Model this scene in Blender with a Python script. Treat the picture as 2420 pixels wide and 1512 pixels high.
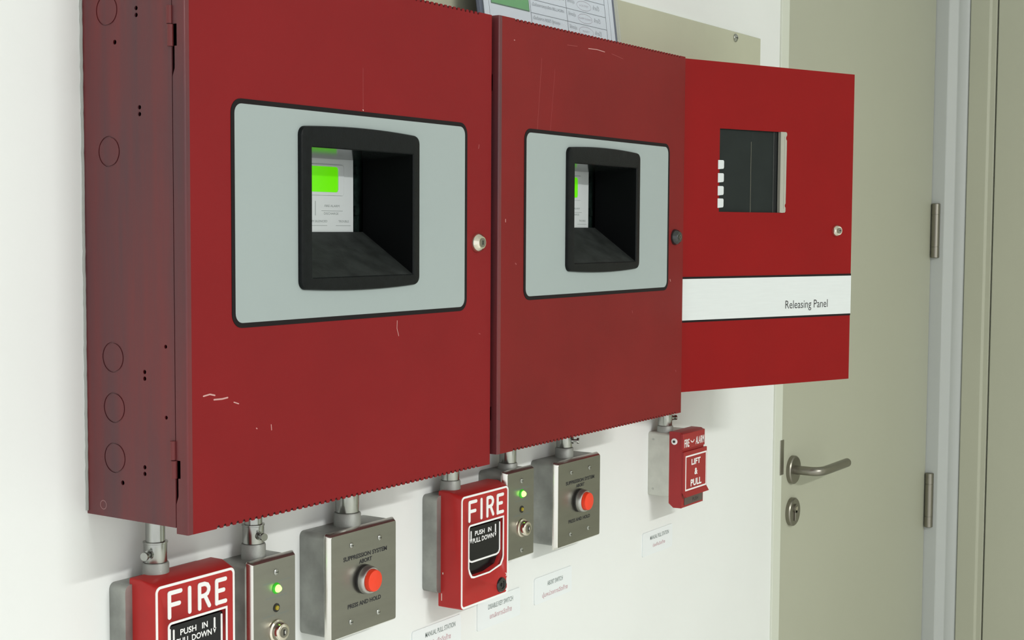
import bpy, bmesh, math, random
from mathutils import Vector, Matrix
random.seed(7)
for o in list(bpy.data.objects): bpy.data.objects.remove(o)
SC = bpy.context.scene
COL = SC.collection
ZO = 1510.0                      # camera height above the floor in mm; all numbers below are mm

def W(x, y, z): return Vector((x * .001, y * .001, (z + ZO) * .001))

# ------------------------------------------------------------------ camera
yaw, pit, rol = math.radians(33.29), math.radians(-3.66), math.radians(.33)
F = Vector((math.cos(yaw) * math.cos(pit), math.sin(yaw) * math.cos(pit), math.sin(pit)))
R = F.cross(Vector((0, 0, 1))).normalized(); U = R.cross(F)
R2 = R * math.cos(rol) + U * math.sin(rol); U2 = R2.cross(F)
cd = bpy.data.cameras.new('camera'); cam = bpy.data.objects.new('camera', cd); COL.objects.link(cam)
m = Matrix((R2, U2, -F)).transposed().to_4x4(); m.translation = W(0, -1060.6, 0); cam.matrix_world = m
cd.sensor_width = 36; cd.sensor_fit = 'HORIZONTAL'; cd.lens = 36 * 3426.34 / 2420
cd.clip_start = .02; cd.clip_end = 100
SC.camera = cam

# ------------------------------------------------------------------ light
SC.view_settings.view_transform = 'Standard'; SC.view_settings.look = 'None'
SC.view_settings.gamma = 1; SC.view_settings.use_curve_mapping = False
SC.view_settings.exposure = -0.42
wd = bpy.data.worlds.new('world'); SC.world = wd; wd.use_nodes = True
wd.node_tree.nodes['Background'].inputs[0].default_value = (.98, 1, .985, 1)
wd.node_tree.nodes['Background'].inputs[1].default_value = 1.55

def area(name, loc, target, sx, sy, power, color=(1, 1, 1)):
    l = bpy.data.lights.new(name, 'AREA'); l.shape = 'RECTANGLE'; l.size = sx * .001; l.size_y = sy * .001
    l.energy = power; l.color = color
    o = bpy.data.objects.new(name, l); COL.objects.link(o); o.location = W(*loc)
    d = (W(*target) - W(*loc)).normalized()
    o.rotation_euler = d.to_track_quat('-Z', 'Y').to_euler()
    return o
area('tube_lamp', (1150, -3250, 1120), (1200, 0, 0), 1200, 110, 40, (1, 1, .97))
area('tube_lamp_down', (1150, -3250, 1118), (1150, -3250, -1000), 1200, 110, 80, (1, 1, .97))

# ------------------------------------------------------------------ materials
def mat(name, color, rough=.5, metal=0., spec=.5, noise=0., nscale=20, bump=0., bscale=200, stretch=(1, 1, 1), dark=None,
        emit=None, estr=0., trans=0., alpha=1., coat=0.):
    m = bpy.data.materials.new(name); m.use_nodes = True; nt = m.node_tree; N = nt.nodes; L = nt.links
    b = N['Principled BSDF']; I = b.inputs
    I['Base Color'].default_value = (*color, 1); I['Roughness'].default_value = rough; I['Metallic'].default_value = metal
    I['Specular IOR Level'].default_value = spec
    if coat: I['Coat Weight'].default_value = coat; I['Coat Roughness'].default_value = .15
    if emit: I['Emission Color'].default_value = (*emit, 1); I['Emission Strength'].default_value = estr
    if trans: I['Transmission Weight'].default_value = trans
    if alpha < 1: I['Alpha'].default_value = alpha
    if noise or bump:
        tc = N.new('ShaderNodeTexCoord'); mp = N.new('ShaderNodeMapping'); L.new(tc.outputs['Object'], mp.inputs[0])
        mp.inputs['Scale'].default_value = stretch
    if noise:
        n = N.new('ShaderNodeTexNoise'); n.inputs['Scale'].default_value = nscale; n.inputs['Detail'].default_value = 6
        L.new(mp.outputs[0], n.inputs['Vector'])
        r = N.new('ShaderNodeMapRange'); r.inputs[1].default_value = .3; r.inputs[2].default_value = .7
        L.new(n.outputs[0], r.inputs[0])
        x = N.new('ShaderNodeMix'); x.data_type = 'RGBA'
        x.inputs[6].default_value = (*(dark or [c * (1 - noise) for c in color]), 1)
        x.inputs[7].default_value = (*[min(1, c * (1 + noise)) for c in color], 1)
        L.new(r.outputs[0], x.inputs[0]); L.new(x.outputs[2], I['Base Color'])
    if bump:
        n2 = N.new('ShaderNodeTexNoise'); n2.inputs['Scale'].default_value = bscale; n2.inputs['Detail'].default_value = 3
        L.new(mp.outputs[0], n2.inputs['Vector'])
        bp = N.new('ShaderNodeBump'); bp.inputs['Strength'].default_value = bump; bp.inputs['Distance'].default_value = .001
        L.new(n2.outputs[0], bp.inputs['Height']); L.new(bp.outputs[0], I['Normal'])
    return m
WHITE = mat('wall_paint', (.80, .822, .805), .55, noise=.02, nscale=3, bump=.15, bscale=60)
BEIGE = mat('door_paint', (.44, .45, .355), .4, noise=.02, nscale=2, bump=.05, bscale=150)
JAMB = mat('jamb_paint', (.66, .69, .60), .4)
FRAMEW = mat('frame_paint', (.47, .495, .485), .35)
PLATEB = mat('beige_plate_paint', (.50, .51, .385), .45, noise=.03, nscale=8)
FLOOR = mat('floor_vinyl', (.74, .74, .70), .35, noise=.1, nscale=12)
CEIL = mat('ceiling_tile', (.75, .76, .74), .8, noise=.03, nscale=30)
RED1 = mat('cabinet_red_paint', (.205, .0095, .0115), .5, spec=.16, noise=.05, nscale=9, bump=.12, bscale=900)
REDSIDE = mat('cabinet_side_dust_shade', (.150, .022, .024), .33, spec=.42, dark=(.088, .030, .036), noise=.06, nscale=7, stretch=(8, 8, .6), bump=.05, bscale=300)  # same red with dusty streaks, darkened to carry the side's shade
RED2 = mat('cabinet_dusty_red_paint', (.178, .0115, .0115), .5, spec=.18, noise=.10, nscale=7, bump=.12, bscale=900)
RED3 = mat('releasing_red_paint', (.232, .0040, .0045), .5, noise=.04, nscale=10, bump=.1, bscale=900, spec=.15)
REDP = mat('station_red_paint', (.42, .021, .020), .38, spec=.3, noise=.05, nscale=30)
REDL = mat('lift_station_red', (.33, .012, .014), .4, noise=.05, nscale=30)
SCR = mat('bare_scratch', (.55, .32, .30), .5)
SCRF = mat('faint_scratch', (.29, .06, .06), .5)
CHIP = mat('paint_chip', (.7, .55, .5), .5)
GREY = mat('faceplate_grey', (.335, .39, .385), .45, spec=.3, noise=.015, nscale=5)
BLACK = mat('black_border', (.010, .007, .008), .5, spec=.15)
PLAST = mat('black_plastic', (.0045, .006, .0065), .42, spec=.16, noise=.25, nscale=120, bump=.2, bscale=500)
HANDLE = mat('handle_black', (.006, .006, .007), .2, spec=.35)
TUNNEL = mat('matt_black_plastic', (.004, .0045, .005), .7, spec=.05)
SHELF = mat('dusty_black_plastic', (.022, .025, .024), .6, spec=.2, noise=.35, nscale=60, bump=.2, bscale=500)
GLOSSB = mat('glossy_black_plastic', (.012, .014, .015), .16, spec=.8)
PANEL = mat('display_panel_white', (.62, .66, .66), .5)
LCD = mat('lcd_green', (.1, .5, .0), .4, emit=(.13, .78, .0), estr=.72)
PCB = mat('circuit_board', (.006, .012, .010), .3, noise=.9, nscale=300)
STEEL = mat('stainless_steel', (.31, .305, .27),   .33, 1., noise=.05, nscale=12, stretch=(1, 1, 6), bump=.04, bscale=900)
STEELHL = mat('bevel_highlight_steel', (.78, .77, .72), .25, 1.)  # lighter steel puts the bright reflection along the cover bevels into the colour
GALV = mat('galvanised_steel', (.31, .32, .30), .45, .7, noise=.35, nscale=22, bump=.1, bscale=200)
GALVL = mat('light_galvanised_steel', (.55, .56, .51), .5, .35, noise=.08, nscale=60)
ZINC = mat('zinc_conduit', (.42, .43, .405), .22, 1., noise=.15, nscale=60, stretch=(1, 1, .3))
CAST = mat('cast_zinc', (.33, .34, .32), .55, .6, noise=.06, nscale=80, bump=.15, bscale=600)
CHROME = mat('polished_chrome', (.75, .70, .60), .15, 1.)
NICKEL = mat('satin_nickel', (.29, .275, .235), .34, 1., bump=.05, bscale=900, stretch=(1, 1, 6))
DARKM = mat('dark_slot', (.012, .011, .01), .5)
PAINTW = mat('white_paint', (.87, .87, .86), .45)
BTN = mat('red_button', (.80, .045, .012), .35, emit=(.8, .05, .01), estr=.06)
LEDG = mat('green_led', (.2, 1, .1), .2, emit=(.35, 1, .12), estr=5)
LEDRIM = mat('green_lens', (.03, .35, .02), .25, emit=(.05, .8, .02), estr=.35)
LEDY = mat('yellow_led', (.35, .27, .02), .2)
STICK = mat('sticker_white', (.80, .84, .85), .4)
INKG = mat('grey_ink', (.22, .26, .25), .6)
INKP = mat('pink_ink', (.55, .30, .34), .6)
INKB = mat('black_ink', (.02, .02, .022), .6)
INKT = mat('table_ink', (.09, .11, .13), .6)
INKR = mat('table_oval_ink', (.32, .28, .34), .6)
PAPER = mat('paper', (.70, .75, .82), .6)
GREEN = mat('green_print', (.075, .36, .075), .6)
GREEND = mat('dark_green_print', (.012, .09, .02), .6)
NAVY = mat('navy_card', (.025, .035, .085), .4)
ACRYL = mat('clear_acrylic', (.55, .60, .66), .12, alpha=.10)
WLABEL = mat('white_band', (.66, .70, .695), .4, noise=.02, nscale=30, stretch=(1, 1, 20))
GLASSD = mat('smoked_pane', (.014, .019, .018), .4, spec=.18, noise=.12, nscale=25)
BEI = mat('beige_plastic', (.37, .365, .31), .4)
BRONZE = mat('stamped_plate', (.12, .09, .08), .4, .3)
SEAL = mat('grey_sealant', (.35, .36, .34), .6)
RING = mat('silver_ring', (.58, .58, .56), .35, 1.)
SCRM = mat('stamped_ring_scuff', (.28, .14, .14), .5)
HINGEP = mat('hinge_paint', (.150, .030, .031), .4, spec=.3)
LAMP = mat('tube_glass', (1, 1, 1), .5, emit=(1, 1, .97), estr=3)

# ------------------------------------------------------------------ geometry helpers
class G:
    """collects faces; one mesh object per build()"""
    def __init__(s): s.v = []; s.f = []; s.mi = []; s.mats = []; s.cur = 0; s.sm = []
    def use(s, m):
        if m not in s.mats: s.mats.append(m)
        s.cur = s.mats.index(m); return s
    def add(s, vs, fs, smooth=False):
        b = len(s.v); s.v += [tuple(q) for q in vs]
        for f in fs: s.f.append([b + i for i in f]); s.mi.append(s.cur); s.sm.append(smooth)
        return s
    def box(s, x0, x1, y0, y1, z0, z1):
        x0, x1 = min(x0, x1), max(x0, x1); y0, y1 = min(y0, y1), max(y0, y1); z0, z1 = min(z0, z1), max(z0, z1)
        v = [(x, y, z) for z in (z0, z1) for y in (y0, y1) for x in (x0, x1)]
        return s.add(v, [(0, 2, 3, 1), (4, 5, 7, 6), (0, 1, 5, 4), (2, 6, 7, 3), (0, 4, 6, 2), (1, 3, 7, 5)])
    def prism(s, poly, y0, y1, smooth=False):
        """poly in xz, extruded along y (y0 = front, nearer the viewer)"""
        n = len(poly)
        a = sum(poly[i][0] * poly[(i + 1) % n][1] - poly[(i + 1) % n][0] * poly[i][1] for i in range(n))
        if a < 0: poly = poly[::-1]
        v = [(x, y0, z) for x, z in poly] + [(x, y1, z) for x, z in poly]
        s.add(v, [list(range(n)), list(range(2 * n - 1, n - 1, -1))])
        return s.add(v, [(i, i + n, (i + 1) % n + n, (i + 1) % n) for i in range(n)], smooth)
    def prismz(s, poly, z0, z1, smooth=False):
        n = len(poly)
        v = [(x, y, z0) for x, y in poly] + [(x, y, z1) for x, y in poly]
        s.add(v, [list(range(n))[::-1], list(range(n, 2 * n))])
        return s.add(v, [(i, (i + 1) % n, (i + 1) % n + n, i + n) for i in range(n)], smooth)
    def prismx(s, poly, x0, x1):
        n = len(poly)
        v = [(x0, y, z) for y, z in poly] + [(x1, y, z) for y, z in poly]
        s.add(v, [list(range(n)), list(range(2 * n - 1, n - 1, -1))])
        return s.add(v, [(i, i + n, (i + 1) % n + n, (i + 1) % n) for i in range(n)])
    def ring(s, o, i, y0, y1):
        n = len(o)
        v = [(x, y0, z) for x, z in o] + [(x, y0, z) for x, z in i] + [(x, y1, z) for x, z in o] + [(x, y1, z) for x, z in i]
        f = []
        for k in range(n):
            j = (k + 1) % n
            f += [(k, j, n + j, n + k), (2 * n + k, 3 * n + k, 3 * n + j, 2 * n + j), (k, 2 * n + k, 2 * n + j, j), (n + k, n + j, 3 * n + j, 3 * n + k)]
        return s.add(v, f)
    def cyl(s, p0, p1, r0, r1=None, n=28, caps=True):
        if r1 is None: r1 = r0
        p0, p1 = Vector(p0), Vector(p1); d = (p1 - p0).normalized()
        a = d.orthogonal().normalized(); b = d.cross(a)
        v = []
        for p, r in ((p0, r0), (p1, r1)):
            v += [p + (a * math.cos(t) + b * math.sin(t)) * r for t in [2 * math.pi * k / n for k in range(n)]]
        s.add(v, [(k, (k + 1) % n, (k + 1) % n + n, k + n) for k in range(n)], True)
        if caps: s.add(v, [list(range(n))[::-1], list(range(n, 2 * n))])
        return s
    def lathe(s, c, d, prof, n=32):
        """prof: (distance along d, radius) list"""
        c = Vector(c); d = Vector(d).normalized(); a = d.orthogonal().normalized(); b = d.cross(a); v = []
        for h, r in prof:
            v += [c + d * h + (a * math.cos(t) + b * math.sin(t)) * max(r, .01) for t in [2 * math.pi * k / n for k in range(n)]]
        f = []
        for q in range(len(prof) - 1):
            f += [(q * n + k, q * n + (k + 1) % n, (q + 1) * n + (k + 1) % n, (q + 1) * n + k) for k in range(n)]
        s.add(v, f, True)
        e = (len(prof) - 1) * n
        return s.add(v, [list(range(n))[::-1], [e + k for k in range(n)]])
    def tube(s, pts, r, n=20):
        P = [Vector(p) for p in pts]; v = []; up = None
        for i, p in enumerate(P):
            d = ((P[i + 1] - p) if i < len(P) - 1 else (p - P[i - 1])).normalized() if i in (0, len(P) - 1) else (P[i + 1] - P[i - 1]).normalized()
            up = (d.orthogonal() if up is None else (up - d * up.dot(d))).normalized(); b = d.cross(up)
            v += [p + (up * math.cos(t) + b * math.sin(t)) * r for t in [2 * math.pi * k / n for k in range(n)]]
        f = []
        for q in range(len(P) - 1): f += [(q * n + k, q * n + (k + 1) % n, (q + 1) * n + (k + 1) % n, (q + 1) * n + k) for k in range(n)]
        s.add(v, f, True); e = (len(P) - 1) * n
        return s.add(v, [list(range(n))[::-1], [e + k for k in range(n)]])
    def stroke(s, pts, w, y0, y1):
        """flat brush stroke with round ends in xz"""
        for (ax, az), (bx, bz) in zip(pts[:-1], pts[1:]):
            s.ns = getattr(s, 'ns', 0) + 1; y0s = y0 - .012 * (s.ns % 9)
            t = math.atan2(bz - az, bx - ax); poly = []
            for k in range(9): q = t + math.pi / 2 + math.pi * k / 8; poly.append((ax + w / 2 * math.cos(q), az + w / 2 * math.sin(q)))
            for k in range(9): q = t - math.pi / 2 + math.pi * k / 8; poly.append((bx + w / 2 * math.cos(q), bz + w / 2 * math.sin(q)))
            s.prism(poly, y0s, y1)
        return s
    def xform(s, fn): s.v = [fn(*q) for q in s.v]; return s
    def mesh(s, name, org, weld=False):
        me = bpy.data.meshes.new(name)
        me.from_pydata([(W(*q) - org)[:] for q in s.v], [], s.f)
        for m in s.mats: me.materials.append(m)
        me.polygons.foreach_set('material_index', s.mi); me.polygons.foreach_set('use_smooth', s.sm)
        bm = bmesh.new(); bm.from_mesh(me)
        if weld: bmesh.ops.remove_doubles(bm, verts=bm.verts, dist=1e-6)
        bmesh.ops.recalc_face_normals(bm, faces=bm.faces); bm.to_mesh(me); bm.free()
        me.set_sharp_from_angle(angle=math.radians(38)); me.update(); return me
    def build(s, name, m=None, parent=None, bevel=0, org=None, cut=None, label=None, segs=2):
        if m and not s.mats: s.mats = [m]
        if org is None: org = wloc(parent) if parent else W(*[(min(q[i] for q in s.v) + max(q[i] for q in s.v)) / 2 if i < 2 else min(q[2] for q in s.v) for i in range(3)])
        o = bpy.data.objects.new(name, s.mesh(name, org, bool(cut))); COL.objects.link(o); o['_w'] = org[:]
        if parent: o.parent = parent; o.location = org - wloc(parent)
        else: o.location = org
        if bevel:
            b = o.modifiers.new('bevel', 'BEVEL'); b.width = bevel * .001; b.segments = segs; b.limit_method = 'ANGLE'; b.angle_limit = math.radians(40)
            b.harden_normals = False
        if cut:
            c = bpy.data.objects.new('cut', cut.mesh('cut', org, True)); COL.objects.link(c); c.location = org
            t = bpy.data.objects.new('tmp', o.data); COL.objects.link(t); t.location = org
            bo = t.modifiers.new('b', 'BOOLEAN'); bo.operation = 'DIFFERENCE'; bo.solver = 'EXACT'; bo.object = c
            bpy.context.view_layer.update(); dg = bpy.context.evaluated_depsgraph_get()
            me = bpy.data.meshes.new_from_object(t.evaluated_get(dg))
            bpy.data.objects.remove(t); bpy.data.objects.remove(c); o.data = me
        if label: o['label'] = label
        return o
def carved(src, cut):
    """src minus cut, as vertices and faces"""
    org = W(0, 0, 0); a = bpy.data.objects.new('a', src.mesh('a', org, True)); c = bpy.data.objects.new('c', cut.mesh('c', org, True))
    for o in (a, c): COL.objects.link(o)
    bo = a.modifiers.new('b', 'BOOLEAN'); bo.operation = 'DIFFERENCE'; bo.solver = 'EXACT'; bo.object = c
    bpy.context.view_layer.update(); me = bpy.data.meshes.new_from_object(a.evaluated_get(bpy.context.evaluated_depsgraph_get()))
    bpy.data.objects.remove(a); bpy.data.objects.remove(c)
    return [(q.co[0] * 1000, q.co[1] * 1000, q.co[2] * 1000) for q in me.vertices], [list(p.vertices) for p in me.polygons]
def wloc(o): return Vector(o['_w'])

def rrect(x0, x1, z0, z1, r, n=6):
    if not isinstance(r, (list, tuple)): r = [r] * 4
    out = []
    for (cx, cz, a0, rr, sx, sz) in ((x1, z1, 0, r[0], -1, -1), (x0, z1, 90, r[1], 1, -1), (x0, z0, 180, r[2], 1, 1), (x1, z0, 270, r[3], -1, 1)):
        for k in range(n + 1):
            a = math.radians(a0 + 90 * k / n); out.append((cx + sx * rr + rr * math.cos(a), cz + sz * rr + rr * math.sin(a)))
    return out
def circ(cx, cz, r, n=24): return [(cx + r * math.cos(2 * math.pi * k / n), cz + r * math.sin(2 * math.pi * k / n)) for k in range(n)]
_tc = {}
def text_mesh(s, bold):
    if (s, bold) in _tc: return _tc[(s, bold)]
    cu = bpy.data.curves.new('t', 'FONT'); cu.body = s; cu.size = 1; cu.resolution_u = 3; cu.offset = bold
    o = bpy.data.objects.new('t', cu); COL.objects.link(o); bpy.context.view_layer.update()
    me = bpy.data.meshes.new_from_object(o.evaluated_get(bpy.context.evaluated_depsgraph_get()))
    bpy.data.objects.remove(o)
    v = [tuple(q.co) for q in me.vertices]; f = [list(p.vertices) for p in me.polygons]; _tc[(s, bold)] = (v, f); return v, f
def text(g, s, x0, x1, z0, z1, y, bold=.0):
    """lettering fitted into a box on a surface that faces -y"""
    v, f = text_mesh(s, bold)
    if not v: return g
    a0, a1 = min(q[0] for q in v), max(q[0] for q in v); b0, b1 = min(q[1] for q in v), max(q[1] for q in v)
    g.add([(x0 + (q[0] - a0) / (a1 - a0) * (x1 - x0), y, z0 + (q[1] - b0) / (b1 - b0) * (z1 - z0)) for q in v], f); return g

def thing(name, label, cat, loc, group=None):
    o = bpy.data.objects.new(name, None); COL.objects.link(o); o.location = W(*loc); o['_w'] = W(*loc)[:]
    o.empty_display_size = .02; o['label'] = label; o['category'] = cat
    if group: o['group'] = group
    return o
def tag(o, label, cat, group=None):
    o['label'] = label; o['category'] = cat
    if group: o['group'] = group
    return o
def struct(o): o['kind'] = 'structure'; return o

# ------------------------------------------------------------------ the room
g = G().box(-1600, 2500, 0, 120, -ZO, 1190).box(2500, 3425, 0, 120, 620, 1190).box(3425, 3600, 60, 120, -ZO, 1190)
struct(g.build('wall_back', WHITE))
struct(G().box(-1600, 3700, -3600, 120, -ZO - 60, -ZO).build('floor', FLOOR))
struct(G().box(-1600, 3700, -3600, 120, 1190, 1250).build('ceiling', CEIL))
struct(G().box(3462, 3600, -3600, 60, -ZO, 1190).build('wall_right', WHITE))
struct(G().box(1900, 3700, -3700, -3600, -ZO, 1190).build('wall_light_block', BEIGE))  # unseen partial wall, added to block world light from the right-hand part
# steel jamb on the latch side, and over the door
struct(G().box(2500, 2535, -4, 60, -ZO, 650).box(2535, 3425, -4, 60, 612, 650).build('trim_1', JAMB, bevel=1))
# door leaf
d1 = struct(G().box(2538.5, 3423, 0, 42, -ZO + 6, 609).build('door_1', BEIGE, bevel=1.2))
G().lathe((2592, 0, -459), (0, -1, 0), [(0, 27), (7, 27), (9, 25), (9, 0)], 40).build('rosette', NICKEL, d1, label='round brushed metal rosette')
path = [(2592, -6, -459), (2592, -20, -459), (2592, -36, -459)]
for k in range(1, 9):
    a = math.pi / 2 * k / 9; path.append((2592 + 20 * (1 - math.cos(a)), -36 - 20 * math.sin(a), -459))
path += [(2614, -57, -459), (2640, -58, -459), (2690, -58, -459), (2731, -58, -459), (2733.5, -58, -459)]
G().tube(path, 8.6, 24).build('door_handle', NICKEL, d1, bevel=1.5, label='brushed metal lever handle')
kr = G().lathe((2592, 0, -540), (0, -1, 0), [(0, 27), (7, 27), (9, 25), (9, 0)], 40).build('keyhole_rosette', NICKEL, d1)
G().cyl((2592, -9, -533), (2592, -12, -533), 8.5).box(2587.5, 2596.5, -9, -12, -557, -536).build('lock_cylinder', NICKEL, kr, bevel=.8)
G().cyl((2592, -12, -533), (2592, -12.8, -533), 4).build('keyway', CHROME, kr)
for z0, z1 in ((-67, 62), (-711, -580)):
    h = G().lathe((3421, -11, z0), (0, 0, 1), [(0, 8), (1.5, 10), (26, 10), (26.2, 9), (27, 9), (27.2, 10), (z1 - z0 - 27, 10), (z1 - z0 - 26.8, 9), (z1 - z0 - 26, 9), (z1 - z0 - 25.8, 10), (z1 - z0 - 1.5, 10), (z1 - z0, 8)])
    h.build('hinge', NICKEL, d1)
G().box(2525, 2541, -5.5, -3.9, -461, -395).build('strike_plate', NICKEL, d1, bevel=1)
# stepped steel frame in the corner (rebates), then the frame and leaf of a door in the side wall
prof = [(3462, 40), (3425, 40), (3425, -30), (3441, -47), (3441, -63), (3449, -74), (3462, -74)]
struct(G().prismz(prof, -ZO, 1190).build('trim_2', FRAMEW, bevel=1.5))
prof = [(3462, -74.5), (3444, -74.5), (3444, -118), (3448, -122), (3448, -134), (3462, -134)]
struct(G().prismz(prof, -ZO, 1190).build('trim_3', BEIGE, bevel=1))
struct(G().box(3450, 3461.5, -137, -1060, -ZO + 6, 609).box(3450, 3461.5, -1064, -1990, -ZO + 6, 609).build('door_2', BEIGE, bevel=1.5))  # second leaf is unseen, added to darken reflections in the steel plates

# ------------------------------------------------------------------ ceiling lamp (out of frame, gives the main light)
cl = thing('ceiling_light', 'long white fluorescent batten on the ceiling, behind and above the viewer', 'light', (1150, -3250, 1150))
G().box(530, 1770, -3320, -3180, 1150, 1190).build('housing', PAINTW, cl, bevel=3)
G().cyl((550, -3280, 1138), (1750, -3280, 1138), 12).build('tube', LAMP, cl)
G().cyl((550, -3220, 1138), (1750, -3220, 1138), 12).build('tube', LAMP, cl)

# ------------------------------------------------------------------ beige mounting plate
t = thing('mounting_plate', 'long beige metal plate on the white wall, behind and above the red cabinets', 'metal plate', (1890, 0, 150))
G().box(1376, 2401, -6, 0, 150, 334.5).build('plate', PLATEB, t, bevel=1)
for x in (2294, 1420):
    g = G().use(ZINC).lathe((x, -6, 324), (0, -1, 0), [(0, 7), (1.5, 7), (3.5, 4.5), (3.8, 0)]).use(DARKM).box(x - 4, x + 4, -9.6, -9.9, 323.3, 324.7)
    g.build('screw', None, t)

# ------------------------------------------------------------------ alarm cabinets
def notched(x0, x1, z, up, pitch=8.15, r=2.1, h=4):
    """strip with half-round bites along its outer edge (up=1 top edge, -1 bottom edge)"""
    P = [(x0, z - up * h), (x0, z)]
    n = int((x1 - x0) / pitch); off = ((x1 - x0) - (n - 1) * pitch) / 2
    for k in range(n):
        c = x0 + off + k * pitch
        P += [(c - r * 1.15, z)] + [(c - r * math.cos(a), z - up * r * 1.5 * math.sin(a)) for a in [math.pi * q / 6 for q in range(1, 6)]] + [(c + r * 1.15, z)]
    return P + [(x1, z), (x1, z - up * h)]

def cabinet(label, X0, X1, D, zt, zb, zbody, yb, paint, side, hx, hz0, hz1, bez, frm, opn, back, lock, locktype, scr, notch, kn):
    """hx..: opening in the door; bez/frm/opn rectangles x0,x1,z0,z1; back = tunnel right wall x, back y, top z, floor z"""
    t = thing('alarm_cabinet', label, 'alarm cabinet', ((X0 + X1) / 2, -60, zbody), 'large red alarm cabinets')
    ys = -D + 15.3
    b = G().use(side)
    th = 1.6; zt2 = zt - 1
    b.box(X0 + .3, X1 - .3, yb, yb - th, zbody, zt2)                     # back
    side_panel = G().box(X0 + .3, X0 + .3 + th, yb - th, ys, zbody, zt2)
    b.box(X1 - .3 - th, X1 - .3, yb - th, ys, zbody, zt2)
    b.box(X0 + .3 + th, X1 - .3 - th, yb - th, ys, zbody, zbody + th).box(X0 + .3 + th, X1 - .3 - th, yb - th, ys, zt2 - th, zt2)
    cut = G()
    if kn:
        xs = X0 + .3
        for yy, zz in ((-34, 192), (-35, 66), (-37, -120), (-38, -166), (-38, -212)):
            n = 36
            ro = [(yy + 14 * math.cos(2 * math.pi * k / n), zz + 14 * math.sin(2 * math.pi * k / n)) for k in range(n)]
            ri = [(yy + 12.7 * math.cos(2 * math.pi * k / n), zz + 12.7 * math.sin(2 * math.pi * k / n)) for k in range(n)]
            v = [(xs - 1, *q) for q in ro] + [(xs - 1, *q) for q in ri] + [(xs + .9, *q) for q in ro] + [(xs + .9, *q) for q in ri]
            f = []
            for k in range(n):
                j = (k + 1) % n
                f += [(k, j, n + j, n + k), (2 * n + k, 3 * n + k, 3 * n + j, 2 * n + j), (k, 2 * n + k, 2 * n + j, j), (n + k, n + j, 3 * n + j, 3 * n + k)]
            cut.add(v, f)
        for yy, zz, r in ((-72, 191, 2), (-72, 185, 2), (-75, 104, 2), (-75, 98, 2), (-78, -131, 2), (-78, -137, 2), (-77, -217, 2), (-77, -223, 2), (-44, 163, 2.2),
                          (-48, -234, 2.2), (-105, -107, 1.8), (-105, -170, 1.8)):
            cut.cyl((xs - 1, yy, zz), (xs + 3, yy, zz), r, n=14)
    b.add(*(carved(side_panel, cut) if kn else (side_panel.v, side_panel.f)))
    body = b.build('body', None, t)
    if kn:
        g = G()
        n = 24
        for k in range(n):   # small unpunched ring mark near the bottom
            a0, a1 = 2 * math.pi * k / n, 2 * math.pi * (k + 1) / n
            for q in (0,):
                g.add([(X0 + .1, -22 + r * math.cos(a), -257 + r * math.sin(a)) for r in (3.6, 4.4) for a in (a0, a1)], [(0, 1, 3, 2)])
        g.build('stamped_ring', SCRM, body)
    if kn:
        rng = random.Random(3); P = [(X0 - .3, -.6, zbody + 3 + q * 6 ) for q in range(83)]
        P = [(a + rng.uniform(-.5, .3), b_, c_) for a, b_, c_ in P]
        G().tube(P, 1.5, 8).build('sealant_bead', SEAL, t)
    # door tray
    g = G().use(paint)
    R1 = 1.6
    def vstrip(xa, s, g, yback):
        p = [(xa, yback), (xa, -D + R1)] + [(xa + s * (R1 - R1 * math.cos(a)), -D + R1 - R1 * math.sin(a)) for a in [math.pi / 2 * q / 5 for q in range(1, 6)]]
        p += [(xa + s * 6, -D), (xa + s * 6, -D + 1.4), (xa + s * 1.4, -D + 1.6), (xa + s * 1.4, yback)]
        g.prismz(p, zb, zt)
    ye = ys - 1.2; yk = ys - 6.5                  # rear edge of the flange; depth of the hinge slots
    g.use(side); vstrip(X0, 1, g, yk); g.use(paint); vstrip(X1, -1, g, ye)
    g.use(side)  # left flange also takes the dusty, shade-darkened side colour
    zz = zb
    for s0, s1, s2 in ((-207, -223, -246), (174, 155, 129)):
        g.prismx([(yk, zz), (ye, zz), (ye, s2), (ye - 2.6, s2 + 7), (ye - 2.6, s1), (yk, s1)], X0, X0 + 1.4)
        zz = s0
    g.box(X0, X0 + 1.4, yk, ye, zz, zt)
    g.use(paint)
    o = rrect(X0 + 6, X1 - 6, zb + 4, zt - 4, .01, 1); i = rrect(frm[0] + 4, frm[1] - 4, frm[2] + 4, frm[3] - 4, .01, 1)
    g.ring(o, i, -D, -D + 1.4)
    g.prism(notched(notch[0], notch[1], zt, 1), -D, -D + 1.4); g.prism(notched(notch[0], notch[1], zb, -1), -D, -D + 1.4)
    for z0, z1 in ((zt - 4, zt), (zb, zb + 4)):
        g.box(X0 + 6, notch[0], -D, -D + 1.4, z0, z1); g.box(notch[1], X1 - 6, -D, -D + 1.4, z0, z1)
    g.box(X0 + 1.4, X1 - 1.4, -D + 5, ys - 1.2, zt - 1.3, zt); g.box(X0 + 1.4, X1 - 1.4, -D + 5, ys - 1.2, zb, zb + 1.3)
    nn = int((X1 - X0) / 8.15)
    g.box(X0 + 1.4, notch[0] - 2, -D + 1.4, -D + 5, zt - 1.3, zt).box(notch[1] + 2, X1 - 1.4, -D + 1.4, -D + 5, zt - 1.3, zt)
    g.box(X0 + 1.4, notch[0] - 2, -D + 1.4, -D + 5, zb, zb + 1.3).box(notch[1] + 2, X1 - 1.4, -D + 1.4, -D + 5, zb, zb + 1.3)
    for pts, w, mm in scr:
        g.use(mm).stroke(pts, w, -D - .06, -D + .1)
    g.use(DARKM).box(notch[0] - 2, notch[1] + 2, -D + 1.5, -D + 5, zt - 4, zt - .6).box(notch[0] - 2, notch[1] + 2, -D + 1.5, -D + 5, zb + .6, zb + 4)
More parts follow.
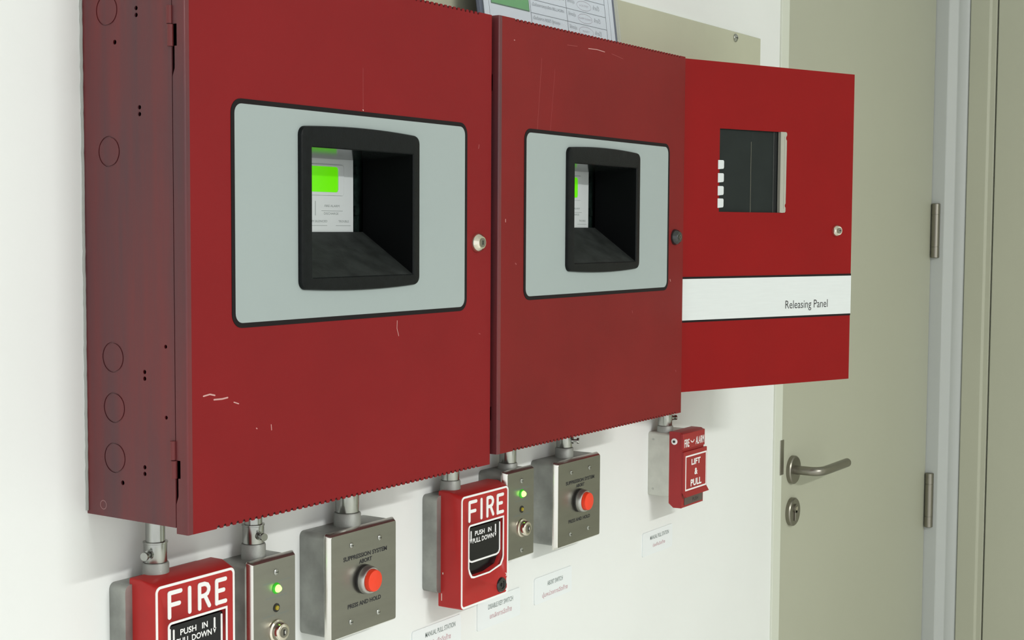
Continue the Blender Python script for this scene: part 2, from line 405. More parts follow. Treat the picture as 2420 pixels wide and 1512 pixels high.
    door = g.build('door', None, t)
    for s0, s1, s2 in ((190, 174, 155), (-190, -207, -223)):
        h = G().cyl((X0 - .6, ys + 1.8, s1 + .4), (X0 - .6, ys + 1.8, s0), 2.9, n=16).cyl((X0 - .6, ys + .6, s2), (X0 - .6, ys + .6, s1 - .4), 2.9, n=16)
        h.build('hinge', HINGEP, t, bevel=.5)
    # faceplate sticker: black border then grey field, with the opening for the frame
    bx0, bx1, bz0, bz1 = bez
    fp = G().use(BLACK).ring(rrect(bx0, bx1, bz0, bz1, 13), rrect(bx0 + 4.5, bx1 - 4.5, bz0 + 4.5, bz1 - 4.5, 9), -D - .5, -D)
    fp.use(GREY).ring(rrect(bx0 + 4.5, bx1 - 4.5, bz0 + 4.5, bz1 - 4.5, 9), rrect(frm[0] + 4, frm[1] - 4, frm[2] + 4, frm[3] - 4, 4), -D - .5, -D)
    fp.build('faceplate', None, door)
    # bowed black frame + tunnel
    x0, x1, z0, z1 = frm; ox0, ox1, oz0, oz1 = opn
    def bowed(x0, x1, z0, z1, r, bow, n=6):
        P = rrect(x0, x1, z0, z1, r, n); Q = []
        for k in range(len(P)):
            a, b2 = P[k], P[(k + 1) % len(P)]; Q.append(a)
            if k % (n + 1) == n and k // (n + 1) in (0, 2):
                Q += [(a[0] + (b2[0] - a[0]) * q / 12, a[1] + (b2[1] - a[1]) * q / 12) for q in range(1, 12)]
        xm = (x0 + x1) / 2; hw = (x1 - x0) / 2
        return [(x, z + (bow if z > (z0 + z1) / 2 else -bow) * (1 - ((x - xm) / hw) ** 2)) for x, z in Q]
    yF = -D - 5
    A = [(bowed(x0, x1, z0, z1, 8, 3.2), -D + 2), (bowed(x0, x1, z0, z1, 8, 3.2), yF + 2.2), (bowed(x0 + .8, x1 - .8, z0 + .8, z1 - .8, 7.4, 3.2), yF + .6),
         (bowed(x0 + 2.4, x1 - 2.4, z0 + 2.4, z1 - 2.4, 6, 3.2), yF), (bowed(ox0 - 1, ox1 + 1, oz0 - 1, oz1 + 1, 2, 0), yF), (bowed(ox0, ox1, oz0, oz1, 1, 0), yF + 1.2)]
    n = len(A[0][0]); v = []; 
    for poly, y in A: v += [(x, y, z) for x, z in poly]
    fg = G().use(PLAST); f = []
    for q in range(len(A) - 1): f += [(q * n + k, q * n + (k + 1) % n, (q + 1) * n + (k + 1) % n, (q + 1) * n + k) for k in range(n)]
    fg.add(v, f)
    wx, wy, wt, wf = back; yo = yF + 1.2
    # tunnel walls (thin sheets with thickness)
    fg.use(TUNNEL).prismx([(yo, oz1), (yo, oz0), (wy, wf), (wy, wt)], ox1, ox1 + 1.5)
    fg.prismx([(yo, oz1), (yo, oz0), (wy, wf), (wy, wt)], ox0 - 1.5, ox0)
    fg.use(GLOSSB).prismx([(yo, oz1), (yo, oz1 + 1.5), (wy, wt + 1.5), (wy, wt)], ox0 - 1, ox1 + 1)
    fg.use(SHELF).prismx([(yo, oz0), (yo, oz0 - 1.5), (wy, wf - 1.5), (wy, wf)], ox0 - 1, ox1 + 1)
    fg.build('display_frame', None, door)
    # display module behind the tunnel
    pr = wx - 12
    dp = G().box(ox0 - 6, pr, wy + 3, wy + 8, wf - 8, wt + 3).build('display_panel', PANEL, t, bevel=.8)
    sx1 = pr - (26 if kn else 30); sx0 = sx1 - 92
    G().ring(rrect(sx0 - 8, sx1 + 9, wt - 38, wt - 6, 3), rrect(sx0, sx1, wt - 34.5, wt - 8, 3.5), wy + 1.6, wy + 3.2).build('screen_surround', PANEL, dp, bevel=.5)
    G().box(sx0 - .5, sx1 + .5, wy + 2.6, wy + 3.1, wt - 35, wt - 7.5).build('screen', LCD, dp, label='glowing green display')
    tx = G().use(INKG); yy = wy + 2.9
    def tl(s, xa, xb, z): text(tx, s, xa, xb, z, z + 2.3, yy)
    tl('FIRE ALARM', pr - 47, pr - 23.5, wt - 50); tx.box(pr - 52, pr - 18, yy, yy + .1, wt - 54.2, wt - 53.8)
    tl('DISCHARGE', pr - 48, pr - 25, wt - 58)
    tl('ALARM SILENCED', pr - 78, pr - 43, wt - 66); tx.box(pr - 76, pr - 43, yy, yy + .1, wt - 69.6, wt - 69.2)
    tl('TROUBLE', pr - 25, pr - 8, wt - 66); tx.box(pr - 29, pr - 5, yy, yy + .1, wt - 69.6, wt - 69.2)
    tl('PRE-ALARM', pr - 96, pr - 73, wt - 58); tx.box(pr - 96, pr - 70, yy, yy + .1, wt - 54.2, wt - 53.8)
    tx.box(pr - 62, pr - 61.3, yy, yy + .1, wt - 59, wt - 44)
    tx.build('lettering', None, dp)
    G().box(pr + .5, wx + 6, wy + 6, wy + 8, wf - 6, wt + 3).box(pr + 4, pr + 8, wy + 3, wy + 6, wt - 14, wt - 6).box(pr + 3, pr + 10, wy + 3, wy + 6, wt - 58, wt - 48).build('circuit_board', PCB, t)
    # lock
    lx, lz = lock
    if locktype == 'chrome':
        g = G().use(CHROME).lathe((lx, -D, lz), (0, -1, 0), [(0, 11), (2, 11), (5, 10), (7.5, 7.5), (8.2, 6.8), (8.2, 0)], 36)
        g.use(NICKEL).cyl((lx, -D - 8.2, lz), (lx, -D - 8.8, lz), 5.2); g.use(DARKM).box(lx - 1, lx + 1, -D - 8.8, -D - 9, lz - 2.4, lz + 2.4)
        g.build('lock', None, door, label='shiny chrome cam lock')
    else:
        g = G().use(GLOSSB).lathe((lx, -D, lz), (0, -1, 0), [(0, 11), (2, 11), (6, 9.6), (8.5, 7), (9, 0)], 36)
        g.use(NICKEL).cyl((lx, -D - 8.8, lz), (lx, -D - 9.4, lz), 3.2); g.use(DARKM).box(lx - .8, lx + .8, -D - 9.4, -D - 9.6, lz - 2, lz + 2)
        g.build('lock', None, door, label='black cam lock')
    return t, door
scr1 = [([(918, -151), (926, -150), (932, -151.5)], 1.3, SCR), ([(931, -155.3), (941, -155.6), (948, -155.0)], 1.4, SCR), ([(956, -160), (962, -162)], 1.0, SCR), ([(985, -187), (986, -187.6)], 1.0, SCR),
        ([(1005, -186), (1005.5, -191)], .8, SCR), ([(1141, 158), (1141, 118)], .35, SCRF), ([(1141, 116.5), (1141.4, 116)], 1.2, CHIP), ([(1197, -98), (1196.5, -106), (1199.5, -114)], .7, SCR),
        ([(1345, 88), (1346, 92)], 1.2, SCRF), ([(1347, -120), (1350, -121)], .8, SCRF)]
cabinet('large red alarm cabinet nearest the viewer, with bright green screen and chrome lock', 898.2, 1371.5, 131.25, 238.9, -272.5, -267.4, 0, RED1, REDSIDE, 0, 0, 0,
        (954, 1322.5, -93, 114.6), (1043, 1230.2, -60.5, 94.6), (1058.8, 1218.2, -49.6, 75.3), (1218.2, -68, 70, -6), (1342, -17.4), 'chrome', scr1, (931, 1348), True)
scr2 = [([(1528, 222), (1552, 223)], .5, SCRF), ([(1579, 223), (1600, 224), (1620, 223)], .8, SCR), ([(1638, 222.5), (1652, 221), (1668, 219)], .5, SCRF), ([(1410, 215), (1411, 215)], 1.2, SCR),
        ([(1809, -71), (1811, -74)], .9, SCR), ([(1700, -110), (1701, -113)], .9, SCRF), ([(1470, 200), (1455, 60)], .4, SCRF), ([(1500, 190), (1480, 40)], .3, SCRF),
        ([(1394, 6), (1394, 9)], 1., SCR), ([(1415, -42), (1417, -43)], 1.6, SCRF), ([(1830, -200), (1831, -202)], 1.2, SCRF)]
c2, door2 = cabinet('large red alarm cabinet in the middle, with black lock and narrow view of screen', 1378.9, 1849.5, 135.6, 239.7, -262, -256.5, -6.2, RED2, REDSIDE, 0, 0, 0,
        (1432.5, 1803, -86, 115.8), (1526, 1711.2, -53.5, 98.2), (1541, 1700.3, -44.1, 78.7), (1700.3, -77, 74, 0), (1821.2, -12.4), 'black', scr2, (1408, 1836), False)

# ------------------------------------------------------------------ releasing cabinet with its door ajar
HX, HY, AD = 1862., -125., math.radians(21.4)
t = thing('releasing_cabinet', 'bright red cabinet with open door, white band and dark window, at the right', 'releasing panel cabinet', (2037, -60, -235))
g = G().box(1862, 2212, -6.2, -7.8, -235, 240).box(1862, 1863.6, -7.8, -123, -235, 240).box(2210.4, 2212, -7.8, -123, -235, 240)
g.box(1863.6, 2210.4, -7.8, -123, -235, -233.4).box(1863.6, 2210.4, -7.8, -123, 238.4, 240)
g.build('body', RED3, t)
def dr(u, v, z):   # door frame of reference: u along the door, v outward (negative) , z up
    return (HX + u * math.cos(AD) + v * math.sin(AD), HY - u * math.sin(AD) + v * math.cos(AD), z)
g = G().ring(rrect(0, 357, -235.2, 240, .01, 1), rrect(73, 206, 24, 144.5, .01, 1), 0, 1.5)
g.box(0, 1.5, 1.5, 14, -235.2, 240).box(355.5, 357, 1.5, 14, -235.2, 240).box(1.5, 355.5, 1.5, 14, -235.2, -233.7).box(1.5, 355.5, 1.5, 14, 238.5, 240)
d3 = g.xform(dr).build('door', RED3, t)
g = G().use(BLACK).box(0, 357.2, -.5, 0, -72.6, -69.6).box(0, 357.2, -.5, 0, -135, -132)
g.use(WLABEL).box(-.2, 357.4, -.7, 0, -132, -72.6)
g.use(INKB); text(g, 'Releasing Panel', 212.5, 305, -124.6, -108.5, -.8)
g.xform(dr).build('name_band', None, d3, label='white band reading Releasing Panel')
g = G().use(GLASSD).box(66, 140.5, 5, 7, 18, 150).box(141.2, 187, 5.6, 7.6, 18, 150)
g.use(GLOSSB).box(187, 206, 5.2, 7.6, 18, 150).use(NICKEL).box(140.5, 141.2, 4.7, 7, 20, 128)
g.xform(dr).build('window_pane', None, d3, label='dark smoked window')
P = [(196, 24.2), (206.5, 24.2), (208.2, 26), (208.2, 31.5), (206.6, 33.5), (206.6, 36), (208.2, 38), (208.8, 132), (207, 134), (207, 137), (209, 140), (208.8, 143), (207, 144.6), (196, 144.6)]
G().prism(P, -1.6, 4).box(203.5, 204.5, -2.1, -1.5, 30, 138).xform(dr).build('window_retainer', BEI, d3, bevel=.5, label='beige strip on the right edge of the window')
g = G().use(PANEL)
for z0, z1 in ((85.6, 98.9), (66.4, 80), (47.7, 61.4), (29.7, 43.4)):
    g.prism([(70, z0), (80.5, z0 + 1.0), (81.5, z0 + 3), (81.5, z1 - 1.5), (80, z1), (70, z1)], -.6, 4.5)
g.xform(dr).build('window_clip', None, d3, label='white clips along the left edge of the window')
g = G().use(CHROME).lathe((320.8, 0, -2.5), (0, -1, 0), [(0, 9.5), (2, 9.5), (5, 8.6), (7.5, 6.5), (8, 0)], 36)
g.use(NICKEL).cyl((320.8, -7.8, -2.5), (320.8, -8.4, -2.5), 4.5).use(DARKM).box(320.1, 324, -8.4, -8.6, -3.3, -1.7)
g.xform(dr).build('lock', None, d3)

# ------------------------------------------------------------------ stations and switches under the cabinets
def galv_box(t, x0, x1, d, z0, z1, m=GALV, r=6):
    g = G().prism(rrect(x0, x1, z0, z1, r, 5), -d, 0)
    return g.build('mounting_box', m, t, bevel=.8)
def fire_station(label, x, z):
    t = thing('pull_station', label, 'fire alarm pull station', (x + 52, 0, z - 140), 'red FIRE pull stations')
    galv_box(t, x - 10, x + 108, 22, z - 121, z - .5)
    yF = -51.
    # housing: bevelled back then straight front
    A = [(x - 2, x + 107, z - 139, z + 8, -18.5, 1), (x - 2.5, x + 107.5, z - 140, z + 1, -20, 1), (x, x + 105, z - 140, z + .5, -50, 5), (x + .8, x + 104.2, z - 139.2, z - .3, yF, 4.5)]
    A = [(x - 1.5, x + 106.5, z - 139, z + 5, -18.5, 2), (x - 1.5, x + 106.5, z - 139, z + 5, -34, 2), (x, x + 105, z - 140, z + .5, -50.2, 5), (x + .8, x + 104.2, z - 139.2, z - .3, yF, 4.5)]
    v = []
    for a in A: v += [(p, a[4], q) for p, q in rrect(a[0], a[1], a[2], a[3], a[5], 5)]
    n = len(v) // 4; f = [tuple(range(n))[::-1], tuple(range(3 * n, 4 * n))]
    for q in range(3): f += [(q * n + k, q * n + (k + 1) % n, (q + 1) * n + (k + 1) % n, (q + 1) * n + k) for k in range(n)]
    cut = G().prism(win(x, z, 1.2), -60, -36)
    g = G().use(REDP).add(v, f)
    g.use(CHIP)
    g.box(x - 1.56, x - 1.3, -21, -18.4, z - 27, z - 24).box(x - 1.56, x - 1.3, -26, -24.4, z - 98, z - 95.5).box(x - 1.56, x - 1.3, -20, -18.4, z - 101, z - 95).box(x - 1.56, x - 1.3, -24, -22.8, z - 131, z - 122)
    h = g.build('housing', None, t, cut=cut)
    g = G().use(PAINTW)
    g.ring(rrect(x + .6, x + 104.4, z - 139.4, z - .1, 6), rrect(x + 3.1, x + 101.9, z - 136.9, z - 2.6, 4), yF - .5, yF + .1)
    wo = win(x, z, 0); wi = win(x, z, 2.2)
    g.ring(wo, wi, yF - .6, yF + .1)
    g.build('border', None, h, label='raised white outline')
    L = G(); w = 4.2; y0, y1 = yF - .7, yF + .1
    top, bot = z - 9, z - 32.2
    def S(pts): L.stroke([(x + a, z - b) for a, b in pts], w, y0, y1)
    S([(17.5, 9), (17.5, 32)]); S([(17.5, 9), (32, 9)]); S([(17.5, 20.5), (30, 20.5)])
    S([(43.5, 9), (43.5, 32)])
    S([(56.5, 9), (56.5, 32)]); S([(56.5, 9), (63, 9), (67, 10.5), (68.8, 13.5), (68.8, 16), (67, 19), (63, 20.5), (56.5, 20.5)]); S([(63.5, 20.5), (69.5, 31.5)])
    S([(79.5, 9.5), (79.5, 32)]); S([(79.5, 9.5), (91.5, 9.5)]); S([(79.5, 20), (89, 20)]); S([(79.5, 31.5), (91.5, 31.5)])
    L.build('lettering', PAINTW, h, label='raised white letters FIRE')
    # black recessed handle with white U outline and its own writing
    hd = G().use(HANDLE).prism(win(x, z, 1.3), -41.5, -36.2)
    hd.prism([(x + 19, z - 42.5), (x + 90.5, z - 42.5), (x + 90.5, z - 80), (x + 84, z - 88), (x + 27, z - 88), (x + 19, z - 80)], -48, -41.4)
    hdo = hd.build('handle', None, t, bevel=.6, label='black push-in pull-down handle')
    U_ = G().stroke([(x + 20.6, z - 45.5), (x + 20.6, z - 80), (x + 23, z - 83.6), (x + 27.5, z - 85), (x + 82, z - 85), (x + 86.5, z - 83.6), (x + 89, z - 80), (x + 89, z - 45.5)], 2.2, -48.6, -47.9)
    U_.stroke([(x + 25.4, z - 47), (x + 25.4, z - 57)], 2.1, -48.6, -47.9).prism([(x + 23.3, z - 56.5), (x + 27.5, z - 56.5), (x + 25.4, z - 61.5)], -48.6, -47.9)
    U_.stroke([(x + 79.4, z - 47), (x + 79.4, z - 57)], 2.1, -48.6, -47.9).prism([(x + 77.3, z - 56.5), (x + 81.5, z - 56.5), (x + 79.4, z - 61.5)], -48.6, -47.9)
    text(U_, 'PUSH', x + 34, x + 55, z - 53.6, z - 47.6, -48.4, .022); text(U_, 'IN', x + 62.5, x + 70.2, z - 53.6, z - 47.6, -48.4, .022)
    text(U_, 'PULL DOWN', x + 29, x + 75.5, z - 62.3, z - 56.2, -48.4, .022)
    U_.build('lettering', PAINTW, hdo, label='white outline, arrows and words PUSH IN PULL DOWN')
    lk = G().use(GLOSSB).lathe((x + 88.6, yF, z - 125.5), (0, -1, 0), [(-2, 9.6), (1.2, 9.6), (2.6, 8.6), (2.6, 5.2), (1.6, 4.8), (1.6, 0)], 36)
    lk.use(DARKM).cyl((x + 88.6, yF - 1.6, z - 125.5), (x + 88.6, yF - 2.6, z - 125.5), 2.2)
    lk.build('lock', None, t, label='round black lock')
    mk = G().stroke([(x + 99, z - 112.5), (x + 101.3, z - 114), (x + 100, z - 116.5)], .9, yF - .35, yF).stroke([(x + 101, z - 119), (x + 101, z - 126)], .9, yF - .35, yF)
    mk.stroke([(x + 99.4, z - 134), (x + 101.2, z - 132.4), (x + 101.2, z - 135.6), (x + 99.4, z - 134)], .9, yF - .35, yF)
    mk.build('lock_mark', PAINTW, h)
    return t
def win(x, z, i):
    """outline of the handle window, inset by i"""
    a, b, tp = x + 15.4 + i, x + 94.2 - i, z - 37.2 - i
    P = [(b, tp)]
    for k in range(6):
        q = math.radians(90 + 18 * k); r = 5 - min(i, 3); P.append((a + r + r * math.cos(q), tp - r + r * math.sin(q)))
    lo = z - 105 + i * .9
    P += [(a, z - 91), (a + 2, lo + 7.5), (a + 6.5, lo + 1.2), (a + 12, lo), (x + 62, lo), (b - 6, lo + 5 ), (b - 1, lo + 12), (b, z - 88)]
    return P
fire_station('red FIRE pull station under the left cabinet, lower left corner of the photo', 933, -337.6)
fire_station('red FIRE pull station in full view, between the grey switches', 1426.7, -328.5)

def screw(g, x, y, z, r=3.2, slot=0.6):
    g.use(ZINC).lathe((x, y, z), (0, -1, 0), [(0, r), (.6, r), (1.5, r * .6), (1.6, 0)], 20)
    g.use(DARKM).box(x - r * .6, x + r * .6, y - 1.62, y - 1.75, z - .35, z + .35)
    return g
def cover(t, x0, x1, z0, z1, yb, yf, r=3, s=3.5):
    A = [(0, yb), (0, yb - 1.2), (s * .82, yf + .6), (s, yf)]
    v = []
    for i, y in A: v += [(p, y, q) for p, q in rrect(x0 + i, x1 - i, z0 + i, z1 - i, max(.5, r - i * .3), 5)]
    n = len(v) // 4; f = [tuple(range(n))[::-1], tuple(range(3 * n, 4 * n))]
    g = G().use(STEEL).add(v, f)
    g.use(STEELHL); f = []
    for q in range(3): f += [(q * n + k, q * n + (k + 1) % n, (q + 1) * n + (k + 1) % n, (q + 1) * n + k) for k in range(n)]
    return g.add(v, f).build('cover_plate', None, t)
def abort_switch(label, x, z):
    """x, z = upper left corner of the flat face"""
    t = thing('abort_switch', label, 'abort switch', (x + 57, 0, z - 114), 'abort switches with red buttons')
    galv_box(t, x - 4, x + 112, 35, z - 112, z + 3)
    c = cover(t, x - 3.5, x + 117.5, z - 117.5, z + 3.5, -35, -42)
    for a, b in ((34.5, 14.7), (84.2, 14.6), (81.8, 99.8), (33.3, 100.5)):
        screw(G(), x + a, -42, z - b).build('screw', None, c)
    g = G().use(INKB)
    text(g, 'SUPPRESSION SYSTEM', x + 20.4, x + 97.5, z - 31, z - 26, -42.15, .03)
    text(g, 'ABORT', x + 47.7, x + 70.2, z - 37.8, z - 33, -42.15, .03)
    text(g, 'PRESS AND HOLD', x + 27.8, x + 86.5, z - 85.2, z - 80.2, -42.15, .03)
    g.build('lettering', None, c, label='black engraved words SUPPRESSION SYSTEM ABORT, PRESS AND HOLD')
    bx, bz = x + 56.5, z - 56.5
    b = G().use(DARKM).lathe((bx, -42, bz), (0, -1, 0), [(0, 16.4), (3, 16.4), (4, 15.6)], 40)
    b.use(RING).lathe((bx, -46, bz), (0, -1, 0), [(0, 16), (2, 16), (6.5, 15), (7.4, 14.2), (7.4, 12.9), (5, 12.6)], 40)
    b = b.build('button_ring', None, t, label='dark gasket and silver ring')
    G().lathe((bx, -50, bz), (0, -1, 0), [(0, 12.4), (6.5, 12.4), (8.2, 11.8), (8.9, 10.4), (9.2, 0)], 40).build('button', BTN, t, label='red push button')
    return t
abort_switch('steel abort switch box with red button, under the left cabinet', 1195.4, -338.2)
abort_switch('steel abort switch box with red button, under the middle cabinet', 1668, -322.4)

def key_switch(label, x, z):
    t = thing('key_switch', label, 'key switch', (x + 33, 0, z - 114), 'key switches with green lights')
    galv_box(t, x - 5, x + 62, 35, z - 108, z + 1)
    c = cover(t, x - 3.5, x + 66.5, z - 117, z + 3, -35, -42, r=2)
    for a, b in ((33.8, 13.5), (34, 105)): screw(G(), x + a, -42, z - b, 3.4).build('screw', None, c)
    g = G().use(LEDRIM).lathe((x + 34, -42, z - 30.5), (0, -1, 0), [(0, 6), (1, 5.6), (2.2, 4)], 24)
    g.use(LEDG).lathe((x + 34, -43.5, z - 30.5), (0, -1, 0), [(0, 4.2), (2, 3.9), (4.2, 2.4), (4.8, 0)], 20)
    g.build('indicator_light', None, t, label='lit green indicator')
    g = G().use(DARKM).lathe((x + 34, -42, z - 51), (0, -1, 0), [(0, 4.6), (.6, 4.6), (.6, 3)], 24).use(LEDY).lathe((x + 34, -42.4, z - 51), (0, -1, 0), [(0, 2.6), (1.6, 2.3), (2.6, 0)], 16)
    g.build('indicator_light', None, t, label='unlit yellow indicator')
    g = G().use(CHROME).lathe((x + 34, -42, z - 75.5), (0, -1, 0), [(0, 12.5), (2, 12), (3, 10), (9, 9.4), (10, 8.6), (10.4, 7), (10.2, 0)], 36)
    g.use(NICKEL).cyl((x + 34, -52.2, z - 75.5), (x + 34, -52.9, z - 75.5), 5.6).use(DARKM).box(x + 33, x + 35.2, -52.9, -53.2, z - 78.6, z - 72.4).use(PAINTW).box(x + 34.6, x + 35.6, -53, -53.25, z - 77, z - 74)
    g.build('key_lock', None, t, label='round chrome key lock')
    g = G().use(INKG)
    text(g, 'NORMAL OPERATION', x + 14, x + 55, z - 24.3, z - 22.6, -42.1); text(g, 'SYSTEM DISABLED', x + 18, x + 50, z - 40, z - 38.3, -42.1); text(g, 'NORMAL   DISABLE', x + 14, x + 53, z - 59, z - 57.2, -42.1)
    g.build('lettering', None, c)
    return t
key_switch('slim steel key switch with green light, beside the lower left FIRE station', 1074, -345)
key_switch('slim steel key switch with green light, right of the fully visible FIRE station', 1543, -317)

# lift and pull station
x, z = 2007., -316.
t = thing('pull_station', 'small red LIFT & PULL fire station under right end of the middle cabinet', 'fire alarm pull station', (x + 38, 0, z - 119))
g = G().use(GALVL).prism(rrect(x, x + 76, z - 103, z - 3, 4, 5), -37, 0)
g.use(ZINC)
for dz in (-14, -92): g.cyl((x - .4, -9, z + dz), (x + .5, -9, z + dz), 1.6, n=10)
g.build('mounting_box', None, t, bevel=.8)
yF = -59.5
g = G().prismx([(-37, z + .5), (-55, z + .5), (yF, z - 2), (yF, z - 118), (-45, z - 118.5), (-37, z - 112)], x, x + 75)
h = g.build('housing', REDL, t, bevel=1)
top = G().box(x - .6, x + 75.6, -56, yF - 2, z - 27, z - 1.5).build('top_cover', REDL, t, bevel=1)
tx = G().use(PAINTW); text(tx, 'FIRE', x + 3, x + 20, z - 23.5, z - 11, yF - 2.2, .02); text(tx, 'ALARM', x + 42, x + 72, z - 22.5, z - 10.5, yF - 2.2, .02)
for k in range(8):
    a0, a1 = math.radians(200 + 17.5 * k), math.radians(200 + 17.5 * (k + 1))
    tx.stroke([(x + 31 + 6 * math.cos(a0), z - 13 + 4.5 * math.sin(a0)), (x + 31 + 6 * math.cos(a1), z - 13 + 4.5 * math.sin(a1))], 1.6, yF - 2.2, yF - 2)
tx.build('lettering', None, top, label='white words FIRE ALARM')
sc_ = G().lathe((x - .2, -46, z - 14.5), (-1, 0, 0), [(-1, 5), (1.2, 5), (1.6, 4)], 24).build('side_washer', PAINTW, t, label='white washer on the left side')
G().cyl((x - 1.9, -46, z - 14.5), (x - 2.4, -46, z - 14.5), 2).build('screw_head', DARKM, sc_)
fl = G().box(x - .6, x + 79.5, yF - 4, yF - .2, z - 93.5, z - 30)
fl.prismx([(yF - 4, z - 93), (yF - .2, z - 93), (yF - 5.5, z - 101), (yF - 8.5, z - 100)], x - .6, x + 79.5)
fo = fl.build('lift_flap', REDL, t, bevel=.5)
g = G().ring(rrect(x + 3.5, x + 77.5, z - 91.5, z - 36.5, .5, 1), rrect(x + 5.9, x + 75.1, z - 89.1, z - 38.9, .5, 1), yF - 4.4, yF - 3.9)
text(g, 'LIFT', x + 24, x + 56, z - 53, z - 43.5, yF - 4.3, .035); text(g, '&', x + 35, x + 46, z - 69.5, z - 59, yF - 4.3, .035); text(g, 'PULL', x + 22, x + 60, z - 86.5, z - 75.5, yF - 4.3, .035)
g.build('lettering', PAINTW, fo, label='white frame and words LIFT & PULL')
g = G().use(BRONZE).box(x + 8, x + 72, yF - .9, yF + .2, z - 114.5, z - 103)
g.use(INKB); text(g, 'PUSH', x + 36, x + 56, z - 111.5, z - 106, yF - 1.0, .01)
g.build('nameplate', None, h)

# ------------------------------------------------------------------ conduit fittings
def fitting(label, x, z0, zr, zc, ztop, s=1., sdir=None, pipe=True):
    """z0 box top, zr ring top, zc coupling top, ztop cabinet underside"""
    y = -21; t = thing('conduit_fitting', label, 'conduit', (x, y, z0), 'conduits between cabinets and boxes')
    G().lathe((x, y, z0), (0, 0, 1), [(0, 12.8 * s), (zr - z0 - 1.5, 12.8 * s), (zr - z0, 12 * s)], 32).build('connector', CAST, t)
    c = G().lathe((x, y, zr), (0, 0, 1), [(0, 10.8 * s), (.8, 11.2 * s), (zc - zr - 2, 11.2 * s), (zc - zr - 1.6, 11.9 * s), (zc - zr - .3, 11.9 * s), (zc - zr, 10.4 * s)], 32)
    if sdir:
        d = Vector(sdir).normalized(); zz = zr + (zc - zr) * .45
        p = Vector((x, y, zz))
        c.cyl(p + d * 10.5 * s, p + d * 13.5 * s, 4.5, n=16).cyl(p + d * 13 * s, p + d * 19 * s, 2.0, n=12).cyl(p + d * 18 * s, p + d * 21 * s, 4, n=16)
    c.build('coupling', ZINC, t)
    if pipe and ztop > zc: G().cyl((x, y, zc - 1), (x, y, ztop), 9.3 * s).build('pipe', ZINC, t)
    return t
fitting('bare zinc conduit dropping to the lower left FIRE station, set screw on its left', 962, -338.1, -322.5, -302, -267.6, sdir=(-1, -.3, 0))
fitting('zinc conduit with front screw, above the left slim key switch', 1096.5, -344, -328.5, -308, -267.6, sdir=(-.25, -1, 0))
fitting('thick zinc conduit above the left abort switch', 1248, -335.2, -320.5, -292, -267.6, 1.2)
fitting('short zinc conduit behind the fully visible FIRE station', 1446, -329, -312.5, -285, -267.6)
fitting('zinc conduit above the right slim key switch, below gap between the cabinets', 1575, -316, -308, -280, -256.7)
fitting('zinc conduit with screw on its right, above the right abort switch', 1718, -319.4, -305.5, -284, -256.7, sdir=(.35, -.9, .0))
fitting('zinc conduit with screw on its right, above the LIFT & PULL station', 2023, -319, -309, -284, -235.2, sdir=(1, -.5, 0))

# ------------------------------------------------------------------ engraved wall labels
def sticker(label, x0, x1, z0, z1, a, abox, b, bbox):
    t = thing('wall_label', label, 'label', ((x0 + x1) / 2, 0, z0), 'white labels on the wall')
    p = G().prism(rrect(x0, x1, z0, z1, 3, 4), -1.6, 0).build('label_plate', STICK, t)
    g = G().use(INKG); text(g, a, abox[0], abox[1], abox[2], abox[3], -1.75, .012)
    g.use(INKP); text(g, b, bbox[0], bbox[1], bbox[2], bbox[3], -1.75, .006)
    g.build('lettering', None, p)
sticker('white MANUAL PULL STATION label, leftmost, cut by the bottom edge', 1394.5, 1497.5, -534, -495.5, 'MANUAL PULL STATION', (1421, 1485, -508.6, -502.2), 'ดึงเพื่อฉีดก๊าซ', (1435, 1475, -521.5, -514))
sticker('white DISABLE KEY SWITCH label on the wall, partly behind the FIRE station', 1534.8, 1637.5, -527.5, -489.5, 'DISABLE KEY SWITCH', (1559.7, 1619, -503.8, -497.2), 'ยกเลิกการฉีดก๊าซ', (1563.5, 1616, -517, -509.5))
sticker('white ABORT SWITCH label on the wall below the right abort switch', 1673.8, 1773.8, -523, -486, 'ABORT SWITCH', (1707, 1748.5, -501.8, -495.3), 'ปุ่มหน่วงการฉีดก๊าซ', (1693.9, 1762, -518.6, -509.5))
sticker('white MANUAL PULL STATION label below the LIFT & PULL station', 1989.6, 2091, -515.5, -478.2, 'MANUAL PULL STATION', (2014.4, 2078, -492.3, -485.8), 'ดึงเพื่อฉีดก๊าซ', (2023.6, 2065, -505, -499))

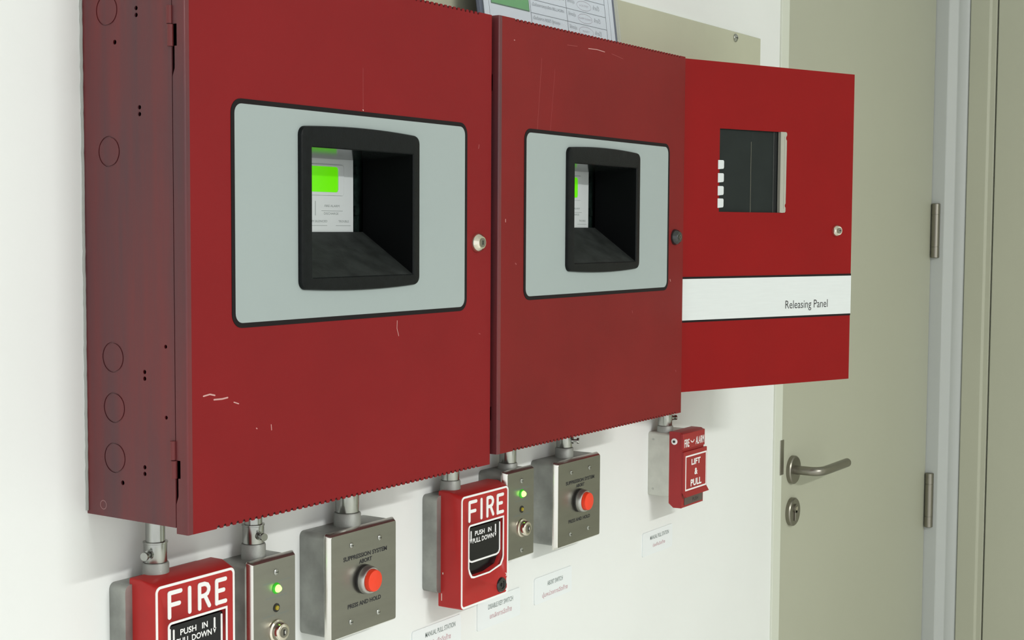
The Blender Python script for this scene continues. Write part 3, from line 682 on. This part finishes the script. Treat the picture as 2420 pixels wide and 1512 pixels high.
# ------------------------------------------------------------------ instruction sheet in its clear holder, leaning on the wall
TL = .13; ca, sa = 1 / math.hypot(1, TL), TL / math.hypot(1, TL); BY, BZ = -50., 240.4
def lean(x, y, s):     # s up the sheet, y off the sheet (negative = towards the viewer)
    return (x, BY + s * sa + y * ca, BZ + s * ca - y * sa)
XL, XR, HH = 1467., 1819., 290.
t = thing('document_holder', 'clear acrylic document holder with navy back, standing on the cabinet tops', 'document holder', ((XL + XR) / 2, BY, BZ))
G().box(XL + 2, XR - 2, 3, 5, 1, HH).xform(lean).build('back_card', NAVY, t)
g = G().box(XL, XR, -2.4, -1.4, 1, HH).box(XL, XR, -2.4, 3, 0, 1).box(XL, XL + 2, -1.4, 3, 1, HH).box(XR - 2, XR, -1.4, 3, 1, HH).xform(lean)
g.build('clear_cover', ACRYL, t)
p = G().box(1479, 1806, .2, .8, 1.6, HH - 4).xform(lean).build('instruction_sheet', PAPER)
tag(p, 'white printed sheet with green box and Thai table inside the clear holder', 'instruction sheet')
g = G().use(GREEND).box(1494.9, 1583.2, -.1, .2, 35.4, 120).use(GREEN).box(1496.2, 1581.9, -.2, -.1, 36.9, 118.5)
g.xform(lean).build('green_box', None, p)
g = G().use(INKT)
for q in range(0, 14): g.box(1586.4, 1783.4, 0, .2, 17.7 + 17.6 * q - .35, 17.7 + 17.6 * q + .35)
for xx in (1586.4, 1677.5, 1783.4): g.box(xx - .4, xx + .4, 0, .2, 17.7, 17.7 + 17.6 * 13)
g.box(1490.1, 1490.5, 0, .2, 8, 280).box(1794.5, 1794.9, 0, .2, 8, 280)
rows = [('เมื่อต้องการ RESET ตู้ควบคุม', 'RESET', 69), ('เมื่อต้องการหยุดเสียง BELL,HORN', 'ALARM SILENCE', 78), ('เมื่อต้องการรับทราบสัญญาณ', 'ACK/STEP', 81)]
for q in range(0, 5):
    z0 = 17.7 + 17.6 * q; r = rows[q % 3]
    g.use(INKT)
    text(g, r[0], 1591, 1591 + (66, 79, 82)[q % 3], z0 + 8.2, z0 + 14.6, .1, .0)
    text(g, 'ให้กดปุ่ม', 1681.5, 1700.5, z0 + 7.2, z0 + 14.2, .1); text(g, 'ค้างไว้', 1750, 1767, z0 + 6.6, z0 + 13, .1)
    g.use(INKR)
    text(g, r[1], (1716, 1708, 1713)[q % 3], (1734, 1743, 1737)[q % 3], z0 + 7.4, z0 + 10, .1)
    n = 28; cx, cz = 1725.5, z0 + 8.6
    for k in range(n):
        a0, a1 = 2 * math.pi * k / n, 2 * math.pi * (k + 1) / n
        g.add([(cx + (19.2 + d) * math.cos(a), .1, cz + (6.3 + d) * math.sin(a)) for d in (-.35, .35) for a in (a0, a1)], [(0, 1, 3, 2)])
g.xform(lean).build('printed_table', None, p)
